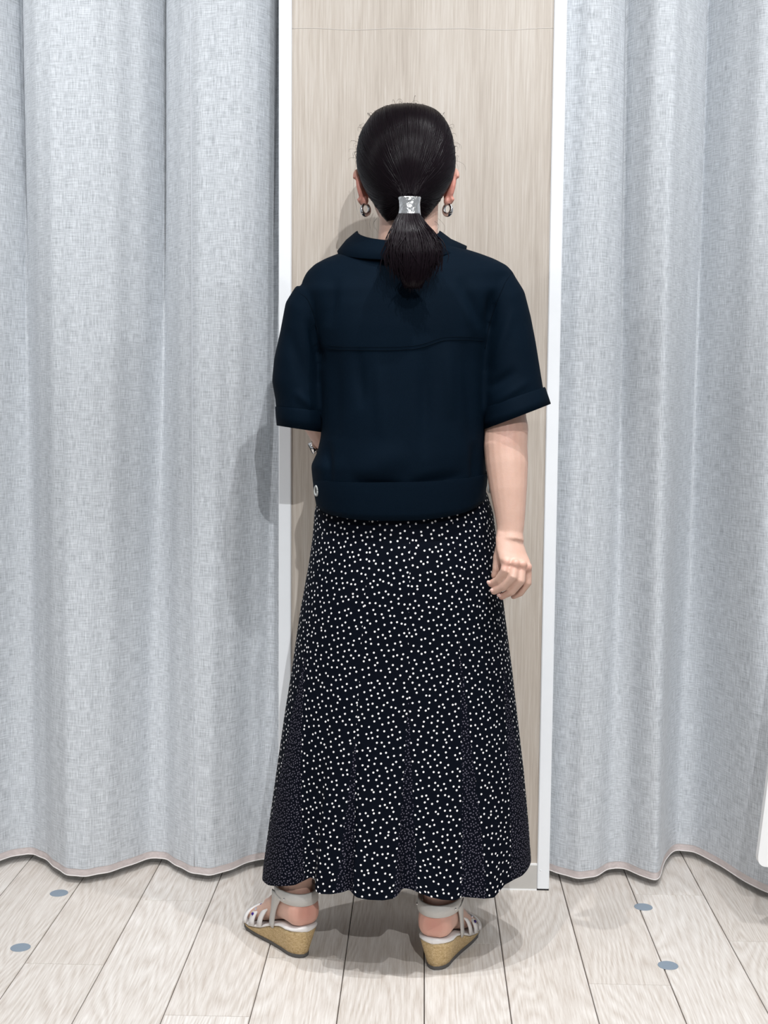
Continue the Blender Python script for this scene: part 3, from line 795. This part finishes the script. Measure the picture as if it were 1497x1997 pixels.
# soft folds in the cloth
def px_of(P):
    q = (P - EYE) @ RWC.T
    return CX + F * q[:, 0] / q[:, 2], CY + F * q[:, 1] / q[:, 2]
pu, pv = px_of(V)
back = np.clip(-Nn[:, 1] * 1.6, 0, 1)
dsp = np.zeros(len(V))
def fold(x0, y0, x1, y1, w, amp):
    d = np.array([x1 - x0, y1 - y0], float); L = np.hypot(*d); d /= L
    t = ((pu - x0) * d[0] + (pv - y0) * d[1]) / L; s = (pu - x0) * -d[1] + (pv - y0) * d[0]
    env = np.clip(np.sin(np.clip(t, 0, 1) * pi), 0, 1)
    return amp * env * np.exp(-(s / w) ** 2)
for a_ in ((655, 672, 652, 860, 16, -.0035), (700, 678, 705, 800, 10, -.003), (735, 678, 745, 860, 12, .002), (830, 672, 828, 900, 14, -.004), (870, 660, 880, 820, 12, .003), (905, 660, 925, 900, 12, -.003),
           (935, 640, 895, 540, 12, -.0045), (640, 640, 655, 540, 12, -.004), (900, 560, 925, 660, 10, .003), (960, 560, 950, 650, 10, -.004),
           (560, 640, 600, 760, 12, -.003), (600, 620, 630, 720, 9, -.004), (575, 760, 610, 800, 8, .003), (1000, 600, 960, 720, 10, .003), (1010, 720, 950, 760, 10, -.0035), (1035, 740, 960, 790, 8, .0025),
           (800, 880, 690, 930, 26, .003), (680, 940, 790, 950, 12, -.004), (790, 950, 910, 925, 12, -.0035), (640, 860, 640, 960, 8, -.004), (925, 860, 925, 960, 8, -.004)):
    dsp += 1.7 * fold(*a_)
V = V + Nn * (dsp * np.maximum(back, .25))[:, None]
# crisp yoke overlap: the yoke lies 1.4 mm proud of the lower back
yoke = [(618, 679), (660, 682), (700, 683), (740, 683.5), (775, 683), (805, 681), (825, 677), (845, 670), (862, 664), (885, 662.5), (915, 663), (948, 665)]
yk = np.interp(pu, [p[0] for p in yoke], [p[1] for p in yoke])
V = V + Nn * ((.0016 / (1 + np.exp((pv - yk) / 1.6))) * (back > .3) * (pu > 616) * (pu < 950) / (1 + np.exp(-(pv - 600) / 14)))[:, None]
bmm.vertices.foreach_set('co', (V - ORG).ravel()); bmm.update()
blouse = obj_from_mesh('blouse', bmm, M['blouse'], root)
bvh = BVHTree.FromPolygons([tuple(v) for v in V], [tuple(p.vertices) for p in bmm.polygons])
def cast(px, row, lift=0.0):
    d = ray(px, row); d = d / np.linalg.norm(d)
    h = bvh.ray_cast(Vector(EYE), Vector(d))
    if h[0] is None: return None
    return np.array(h[0]) + np.array(h[1]) * lift
def surf_line(pts, r, name, parent, mat, lift=0.0):
    P = np.array(pts, float); L = np.concatenate([[0], np.cumsum(np.hypot(*np.diff(P, axis=0).T))])
    q = np.linspace(0, L[-1], max(8, int(L[-1] / 5)))
    line = [cast(np.interp(t, L, P[:, 0]), np.interp(t, L, P[:, 1]), lift) for t in q]
    line = np.array([p for p in line if p is not None])
    if len(line) < 4: return
    for _ in range(2): line[1:-1] = (line[:-2] + 2 * line[1:-1] + line[2:]) / 4
    mesh_obj(name, *tube(loc(line), r, 6), mat, parent)
surf_line([(p[0] + 8 * (i == 0) - 8 * (i == 11), p[1]) for i, p in enumerate(yoke)], .0009, 'yoke_seam', blouse, M['thread'])
surf_line([(p[0] + 8 * (i == 0) - 8 * (i == 11), p[1] - 6) for i, p in enumerate(yoke)], .0006, 'yoke_stitching', blouse, M['thread'])
surf_line([(1004, 524), (985, 550), (968, 590), (952, 640), (945, 680)], .0010, 'armhole_seam', blouse, M['thread'])
surf_line([(574, 566), (598, 580), (612, 610), (620, 650), (624, 690)], .0010, 'armhole_seam', blouse, M['thread'])

def band(rings_out, th, name, mat, parent, closed=True):
    """hollow band: outer wall + inner wall + rims"""
    rings_out = [np.asarray(r) for r in rings_out]
    inner = []
    for r in rings_out:
        c = r.mean(0); dv = r - c; l = np.linalg.norm(dv, axis=1)[:, None]
        inner.append(c + dv * (1 - th / l))
    allr = rings_out + inner[::-1] + [rings_out[0]]
    V_, F_ = loft(allr, False)
    return mesh_obj(name, loc(V_), F_, mat, parent)
# hem band
def hemring(row_s, dip, k, l=613, r=950, b=.137):
    def zf(t): return Z(row_s) - dip * np.clip(np.cos(t), 0, 1) ** 1.2 + .006 * np.sin(t)
    return sel((X(l) + X(r)) / 2, YP, (X(r) - X(l)) / 2 * k, b * k, zf, 90, 2.5, .134 * k)
hb = band([hemring(924, .006, 1.0, 611, 949), hemring(928, .009, 1.003, 611, 949), hemring(948, .016, 1.0, 612, 948), hemring(965, .024, .987, 613, 947), hemring(973, .028, .978, 613, 947)], .003, 'hem_band', M['blouse'], blouse)
# cuffs
def cuffrings(cs):
    return sleeve(cs)
band(cuffrings([((1000, 776, -.029), .0622, .0685, 19.5), ((1001, 780, -.030), .0632, .0695, 20), ((1004, 798, -.034), .0660, .070, 21.5), ((1006.5, 813, -.037), .0682, .070, 21.5)]), .003, 'sleeve_cuff', M['blouse'], blouse)
band(cuffrings([((588, 798, 0), .0500, .0712, -5), ((588.5, 802, 0), .0505, .072, -5), ((589, 820, .002), .0500, .072, -7), ((589.5, 837, .004), .0490, .0715, -8)]), .003, 'sleeve_cuff', M['blouse'], blouse)
# collar: stand, fold and fall, open at the front
def collar():
    th = np.radians(np.linspace(-150, 150, 81)); s, c = np.sin(th), np.cos(th)
    cx0, cx1 = X(779), X(772)
    fz = lambda t, zb, zs, l, r: zb * np.clip(np.cos(t), 0, 1) + zs * (1 - np.clip(np.cos(t), 0, 1)) + np.where(np.sin(t) < 0, l, r) * np.abs(np.sin(t)) - .05 * np.clip(-np.cos(t), 0, 1)
    prof = []
    prof.append(np.stack([cx0 + .070 * s, YP - .006 - .062 * c, fz(th, Z(502), Z(480), 0, 0)], 1))
    prof.append(np.stack([cx1 + .074 * s, YP - .006 - .066 * c, fz(th, Z(482), Z(457), 0, .001)], 1))
    prof.append(np.stack([cx1 + .0765 * s, YP - .006 - .069 * c, fz(th, Z(477), Z(451), 0, .001)], 1))
    prof.append(np.stack([cx1 + .080 * s, YP - .006 - .072 * c, fz(th, Z(479), Z(453), 0, .001)], 1))
    prof.append(np.stack([cx1 + .098 * s, YP - .006 - .082 * c, fz(th, Z(496), Z(469), 0, .003)], 1))
    prof.append(np.stack([X(779) + .121 * s, YP - .006 - .094 * c, fz(th, Z(514), Z(486), -.004, .006)], 1))
    prof.append(np.stack([X(779) + .120 * s, YP - .006 - .092 * c, fz(th, Z(516), Z(488), -.004, .006)], 1))
    prof.append(np.stack([cx1 + .090 * s, YP - .006 - .074 * c, fz(th, Z(486), Z(472), 0, .003)], 1))
    V_ = np.concatenate(prof); n_ = len(th); F_ = grid_faces(len(prof), n_)
    return mesh_obj('collar', loc(V_), F_, M['blouse'], blouse)
collar()
# side tab buttons: a pale ring round a dark centre
for px, row, d in ((620.5, 957, -.062), (951.5, 951, -.055)):
    c = HP(px, row, d)
    s = -1 if px < 780 else 1
    nrm = np.array([s * .86, -.5, 0]); nrm /= np.linalg.norm(nrm); tx = np.array([-nrm[1], nrm[0], 0])
    c = c + nrm * .004
    a = np.linspace(0, 2 * pi, 25)
    bo = mesh_obj('button', *tube(loc([c + .0062 * (math.cos(q) * tx + math.sin(q) * np.array([0, 0, 1.35])) for q in a]), .0024, 8), M['button'], blouse)
    mesh_obj('button_centre', *tube(loc([c - nrm * .003, c + nrm * .0008]), .0058, 14), M['black'], blouse)

# ---- hair
hr = [(208, 788, 796, .012), (209.5, 766, 820, .030), (214, 746, 840, .047), (222, 731, 855, .060), (235, 720, 866, .072), (250, 710, 874.5, .081), (270, 701, 881.5, .090), (290, 697.5, 885, .096), (310, 696.5, 886.5, .100), (330, 698, 885.5, .101),
      (350, 703, 881, .099), (370, 711, 872, .094), (390, 720, 862, .086), (410, 729, 853, .076), (425, 737, 842, .066), (436, 746, 832, .058)]
def thmax(row): return np.interp(row, [205, 250, 262, 285, 310, 340, 370, 400, 436], [180, 180, 172, 140, 118, 104, 92, 78, 60])
cap = []
nth = 73
for row, l, r, b in hr:
    tm = math.radians(thmax(row)); t = np.linspace(-tm, tm, nth)
    a = (X(r, row) - X(l, row)) / 2; cx = (X(r, row) + X(l, row)) / 2
    k = np.where(np.abs(t) > tm - .12, .93, 1.0) if row > 250 else 1.0
    fr = np.where(np.cos(t) < 0, .95, 1.0)
    cap.append(np.stack([cx + a * np.sin(t) * k, YH - b * np.cos(t) * k * fr, np.full(nth, zr(row))], 1))
capV = np.concatenate(cap); capF = grid_faces(len(hr), nth)
capF.append(tuple(range(nth))[::-1])
hair = pobj('hair', capV, capF, M['hair'])
cb = BVHTree.FromPolygons([tuple(v) for v in capV], [tuple(f) for f in capF])
tie = W(798, 392, YH - .098)
ctr = np.array([HXc, YH, zr(325)])
def cap_pt(d, lift):
    h = cb.ray_cast(Vector(ctr), Vector(d / np.linalg.norm(d)))
    if h[0] is None: return None
    p = np.array(h[0]); return p + (p - ctr) / np.linalg.norm(p - ctr) * lift
class Strands:
    def __init__(self): self.V = []; self.F = []; self.uv = []; self.n = 0
    def add(self, P, r):
        P = np.asarray(P); m = len(P)
        T = np.gradient(P, axis=0); T /= np.linalg.norm(T, axis=1)[:, None] + 1e-9
        out = P - ctr; out /= np.linalg.norm(out, axis=1)[:, None] + 1e-9
        sd = np.cross(T, out); sd /= np.linalg.norm(sd, axis=1)[:, None] + 1e-9
        up = np.cross(sd, T)
        rr = (r * np.interp(np.linspace(0, 1, m), [0, .1, .85, 1], [.5, 1, 1, .35]))[:, None]
        R3 = np.stack([P + sd * rr * 1.3, P + up * rr, P - sd * rr * 1.3], 1)
        b = self.n
        self.V.append(R3.reshape(-1, 3)); u = random.random()
        self.uv.append(np.stack([np.full(m * 3, u), np.repeat(np.linspace(0, 1, m), 3)], 1))
        for i in range(m - 1):
            for j in range(2):
                self.F.append((b + i * 3 + j, b + i * 3 + j + 1, b + i * 3 + 3 + j + 1, b + i * 3 + 3 + j))
        self.n += m * 3
    def build(self, name, parent):
        return mesh_obj(name, loc(np.concatenate(self.V)), self.F, M['hair'], parent, True, np.concatenate(self.uv))
st = Strands()
dT = tie - ctr; dT /= np.linalg.norm(dT)
for _ in range(3000):
    # start: hairline in front / sides, or the crown parting
    u = rng.random()
    if u < .62:
        a = rng.uniform(-1.25, 1.25); el = rng.uniform(.25, 1.35)
        d0 = np.array([math.sin(a) * math.cos(el), math.cos(a) * math.cos(el) * .9, math.sin(el)])
    elif u < .86:
        a = rng.uniform(.9, 1.9) * rng.choice([-1, 1]); el = rng.uniform(-.55, .5)
        d0 = np.array([math.sin(a) * math.cos(el), math.cos(a) * math.cos(el), math.sin(el)])
    else:
        a = rng.uniform(1.9, 3.1) * rng.choice([-1, 1]); el = rng.uniform(-1.25, -.75)
        d0 = np.array([math.sin(a) * math.cos(el), math.cos(a) * math.cos(el), math.sin(el)])
    d0 /= np.linalg.norm(d0)
    om = math.acos(np.clip(d0 @ dT, -1, 1))
    if om < .15: continue
    m = 16; P = []; lift0 = rng.uniform(-.0010, .0012); wv1 = rng.normal(0, .02); 
    side = np.cross(d0, dT); side /= np.linalg.norm(side) + 1e-9
    dn = np.array([0, 0, -1.0])
    for i, t in enumerate(np.linspace(0, 1, m)):
        d = (math.sin((1 - t) * om) * d0 + math.sin(t * om) * dT) / math.sin(om)
        # combed: hair from the crown falls straight before it turns in to the tie
        d = d + np.array([d0[0] * .42 * math.sin(pi * min(1, t * 1.02)) * (1 if d0[2] > -.2 else .1), 0, 0]) + side * wv1 * math.sin(pi * t)
        p = cap_pt(d, lift0 + .0012 * math.sin(3 * pi * t + u * 20) * .4 if t < .93 else lift0)
        if p is None: continue
        if t > .86:
            k = (t - .86) / .14
            p = p * (1 - k) + (tie + np.array([rng.normal(0, .006), 0, rng.normal(0, .005)])) * k
        P.append(p)
    if len(P) < 6: continue
    st.add(P, rng.uniform(.00045, .0009))
# loose flyaways round the crown and at the temples
for _ in range(90):
    a = rng.uniform(-1.6, 1.6); d = np.array([math.sin(a), rng.uniform(-.6, .6), math.cos(a) + .1])
    p = cap_pt(d, 0.0)
    if p is None: continue
    n_ = (p - ctr) / np.linalg.norm(p - ctr); dr = n_ * .5 + rng.normal(0, .7, 3); dr /= np.linalg.norm(dr)
    L = rng.uniform(.008, .024)
    st.add([p + dr * L * t + n_ * .006 * math.sin(pi * t) + np.array([0, 0, -.008]) * t * t for t in np.linspace(0, 1, 8)], .00022)
for px0, row0, px1, row1, bow, d in ((697, 300, 700, 425, -9, .02), (699, 320, 716, 440, -8, .0), (853, 425, 862, 458, 9, .0), (846, 430, 850, 450, 7, -.01), (884, 320, 889, 360, 3, .01), (728, 415, 724, 452, -5, .0), (735, 425, 731, 448, -5, -.01), (732, 418, 738, 455, -6, 0)):
    st.add([W(px0 + (px1 - px0) * t + bow * math.sin(pi * t), row0 + (row1 - row0) * t, YH + d) for t in np.linspace(0, 1, 12)], .00025)
# nape hair sweeping up to the tie
st.build('strands', hair)

# ponytail
pt = Strands()
root_p = W(798, 420, YP - .128)
prof_r = [(418, 798, 18, -.128), (432, 799, 26, -.138), (450, 803, 36, -.147), (470, 806, 45, -.152), (495, 807, 50, -.153), (520, 806, 46, -.152), (545, 805, 38, -.149), (562, 805, 26, -.146)]
pr = np.array([p[0] for p in prof_r])
core = []
for row, px, hw, d in prof_r:
    c = W(px, row, YP + d); t = np.linspace(0, 2 * pi, 20, endpoint=False)
    core.append(c + np.stack([hw * .62 * S * np.sin(t), -.012 * np.cos(t) * (hw / 50 + .35), 0 * t], 1))
tail = pobj('ponytail', *loft(core), M['hair'])
for _ in range(1500):
    r = math.sqrt(rng.random()); a = rng.uniform(0, 2 * pi)
    end = rng.uniform(490, 572) if rng.random() < .75 else rng.uniform(470, 520)
    ca, sa = math.cos(a) * r, math.sin(a) * r
    end = min(end, 570 - 55 * abs(ca) ** 1.5 + rng.normal(0, 10))
    wob = rng.normal(0, 9); ph = rng.uniform(0, 6); sp = rng.uniform(.85, 1.2)
    P = []
    for t in np.linspace(0, 1, 14):
        row = 416 + (end - 416) * t
        hw = np.interp(row, pr, [p[2] for p in prof_r]); cx = np.interp(row, pr, [p[1] for p in prof_r]); d = np.interp(row, pr, [p[3] for p in prof_r])
        hw = max(hw, 30 * t if t > .5 else 0)
        P.append(W(cx + ca * hw * sp + wob * t * math.sin(t * 4 + ph), row, YP + d - .015 * sa * (hw / 50 + .3)))
    pt.add(P, rng.uniform(.0004, .00085))
pt.build('strands', tail)

# hammered silver cuff round the ponytail
rings = []
for row, hw in ((383, 19.5), (386, 21), (390, 20.2), (398, 19), (406, 19), (414, 20), (420, 20.8), (423, 19.8)):
    c = W(798.5, row, YP - .118); t = np.linspace(0, 2 * pi, 40, endpoint=False)
    fac = 1 + .03 * np.sin(t * 7 + row * .35) * math.sin(row * .22)
    rings.append(c + np.stack([hw * S * np.sin(t) * fac, -.017 * np.cos(t) * fac, -.003 * np.cos(t)], 1))
band(rings, .0022, 'hair_cuff', M['hammered'], root)
c = W(798.5, 424, YP - .120); t = np.linspace(0, 2 * pi, 33)
pobj('hair_elastic', *tube([c + (.0185 * math.sin(q), -.0165 * math.cos(q), -.003 * math.cos(q)) for q in t], .0022, 8), M['black'])

# hoop earrings
for px, s in ((712.5, -1), (872.5, 1)):
    c = W(px, 408.5, YH + .006); t = np.linspace(0, 2 * pi, 41)
    ax = np.array([math.cos(math.radians(38)), s * -math.sin(math.radians(38)), 0])
    P = [c + ax * .0088 * math.sin(q) + np.array([0, 0, .0098 * math.cos(q)]) for q in t]
    pobj('earring', *tube(P, [.0026 + .0016 * (1 - math.cos(q)) / 2 for q in t], 14, False), M['silver'])

# wristwatch on the bent left arm
wc = wrL - dl * .006
u1 = np.cross(dl, (0, 0, 1.0)); u1 /= np.linalg.norm(u1); u2 = np.cross(u1, dl)
watch = empty('wristwatch'); watch.parent = root
ringsw = []
for o_ in (-.008, .008):
    ringsw.append([wc + dl * o_ + u1 * .0275 * math.cos(q) + u2 * .0275 * math.sin(q) for q in np.linspace(0, 2 * pi, 36, endpoint=False)])
band(ringsw, .003, 'watch_strap', M['brown'], watch)
dirw = -u1 if (-u1)[0] < 0 else u1
dirw = dirw * .8 + np.array([0, -.3, -.35]); dirw -= dl * (dirw @ dl); dirw /= np.linalg.norm(dirw)
mesh_obj('watch_case', *tube(loc([wc + dirw * .024, wc + dirw * .034]), .0125, 24), M['silver'], watch)
mesh_obj('watch_face', *tube(loc([wc + dirw * .033, wc + dirw * .0348]), .0105, 24), M['black'], watch)

# ---- sandals
def sandal(ft, label):
    r = empty('sandal'); r.parent = root; r['label'] = label
    L = .235
    xs_ = np.concatenate([[0.0, .003, .008, .016], np.linspace(.028, L - .05, 12), L - .05 + .05 * np.array([.35, .6, .8, .93, 1.0])])
    def body_ring(x, z0f, z1f, k0, k1, rear):
        z0, z1 = z0f(x), z1f(x); w = plan(x)
        pts = []
        nz = 6
        for i in range(nz + 1):
            t = i / nz; pts.append((w * (k0 + (k1 - k0) * t), z0 + (z1 - z0) * t))
        ring = [(y, z) for y, z in pts] + [(-y, z) for y, z in pts[::-1]]
        out = []
        for y, z in ring:
            h = (z1 - z) / max(z1 - z0, 1e-4)
            out.append((x + rear * h * max(0, 1 - x / .12), y, z))
        return ft(out)
    kb = lambda x: float(np.interp(x, [0, .1, .2], [.60, .80, .98]))
    rings = [body_ring(x, lambda x: .007, lambda x: hz_(x) - .008, kb(x), 1.0, .014) for x in xs_]
    mesh_obj('wedge', *map(lambda q: q, (loc(loft(rings)[0]), loft(rings)[1])), M['wedge'], r)
    rings = [body_ring(x, lambda x: .0, lambda x: .0075, kb(x) * 1.0, kb(x) * 1.03, .0) + 0 * ft.o for x in xs_]
    # shift the heel of the outsole forward with the raked wedge
    rings = [q + ft.f * (.014 * max(0, 1 - x / .12)) for q, x in zip(rings, xs_)]
    v_, f_ = loft(rings); mesh_obj('outsole', loc(v_), f_, M['rubber'], r)
    rings = []
    for x in xs_:
        w = plan(x) + .0015; t = np.linspace(0, 2 * pi, 20, endpoint=False); zc = hz_(x) - .004
        sy = np.sign(np.sin(t)) * np.abs(np.sin(t)) ** .6; cz = np.sign(np.cos(t)) * np.abs(np.cos(t)) ** .8
        rings.append(ft(np.stack([np.full(20, x - .001), w * sy, zc + .0052 * cz], 1)))
    v_, f_ = loft(rings); mesh_obj('footbed', loc(v_), f_, M['rim'], r)
    def strip(P, Wd, Nr, width, th=.0028):
        rings = []
        for i, (p, w, nn) in enumerate(zip(P, Wd, Nr)):
            p, w, nn = map(np.asarray, (p, w, nn)); h = (width[i] if hasattr(width, '__len__') else width) / 2
            rings.append(ft([p + w * h, p + w * h * .9 + nn * th, p - w * h * .9 + nn * th, p - w * h]))
        return rings
    # ankle band
    t = np.linspace(0, 2 * pi, 60, endpoint=False); P = []; Nr = []; Wd = []; ww = []
    for q in t:
        n_ = np.array([-math.cos(q), math.sin(q), 0.0])
        zb_ = .119 + .012 * (1 - math.cos(q)) / 2
        P.append((.046 - .0445 * math.cos(q), .0385 * math.sin(q), zb_)); Nr.append(n_); Wd.append((0.10 * math.cos(q), 0, 1.0)); ww.append(.0245 - .010 * ((1 - math.cos(q)) / 2) ** 2)
    rg = strip(P, Wd, Nr, ww); rg.append(rg[0]); v_, f_ = loft(rg, False); mesh_obj('ankle_strap', loc(v_), f_, M['strap'], r)
    for s in (-1, 1):
        P = []; Wd = []; Nr = []; ww = []
        for q in np.linspace(0, 1, 14):
            P.append((.050 + .020 * math.sin(q * pi * .55) + .010 * q, s * (.0395 - .002 * math.sin(q * pi) - .004 * q), (.122 + (.046 - .122) * q)))
            Wd.append((1.0, 0, .25 - .2 * q)); Nr.append((0, s, 0)); ww.append(.036 - .019 * math.sin(min(1, q * 1.6) * pi / 2))
        v_, f_ = loft(strip(P, Wd, Nr, ww)); mesh_obj('side_strap', loc(v_), f_, M['strap'], r)
        st_ = ft([(.024, s * .0375, .120)])[0]
        mesh_obj('snap_stud', *ellipsoid(loc(st_), (.0022, .0022, .0022), 10, 6), M['silver'], r)
    # vamp straps across the toes
    for xx, lean, wdt, hgt in ((.126, -.020, .019, .053), (.155, -.008, .022, .043), (.184, .0, .016, .031)):
        P = []; Wd = []; Nr = []
        for q in np.linspace(-1, 1, 25):
            a = q * pi / 2; w = plan(xx) + .0015
            zz_ = hz_(xx) - .004 + hgt * max(0, math.cos(a)) ** .75
            P.append((xx + lean * math.cos(a), w * math.sin(a), zz_)); Nr.append((0, math.sin(a), math.cos(a) + .05)); Wd.append((1.0, 0, -.35))
        v_, f_ = loft(strip(P, Wd, Nr, wdt)); vs_ = mesh_obj('toe_strap', loc(v_), f_, M['rim'], r)
        if xx == .155:
            for i, a in enumerate(np.linspace(-.9, 1.15, 8)):
                w = plan(xx) + .0045
                p = ft([(xx + lean * math.cos(a), w * math.sin(a), hz_(xx) - .001 + hgt * max(0, math.cos(a)) ** .75)])[0]
                mesh_obj('crystal', *ellipsoid(loc(p), (.0032, .0032, .0032), 8, 6), M['stone'] if i % 2 else M['clear'], r, smooth=False)
    return r
sandal(FL, 'beige wedge sandal on the foot at the left')
sandal(FR, 'beige wedge sandal on the foot at the right')
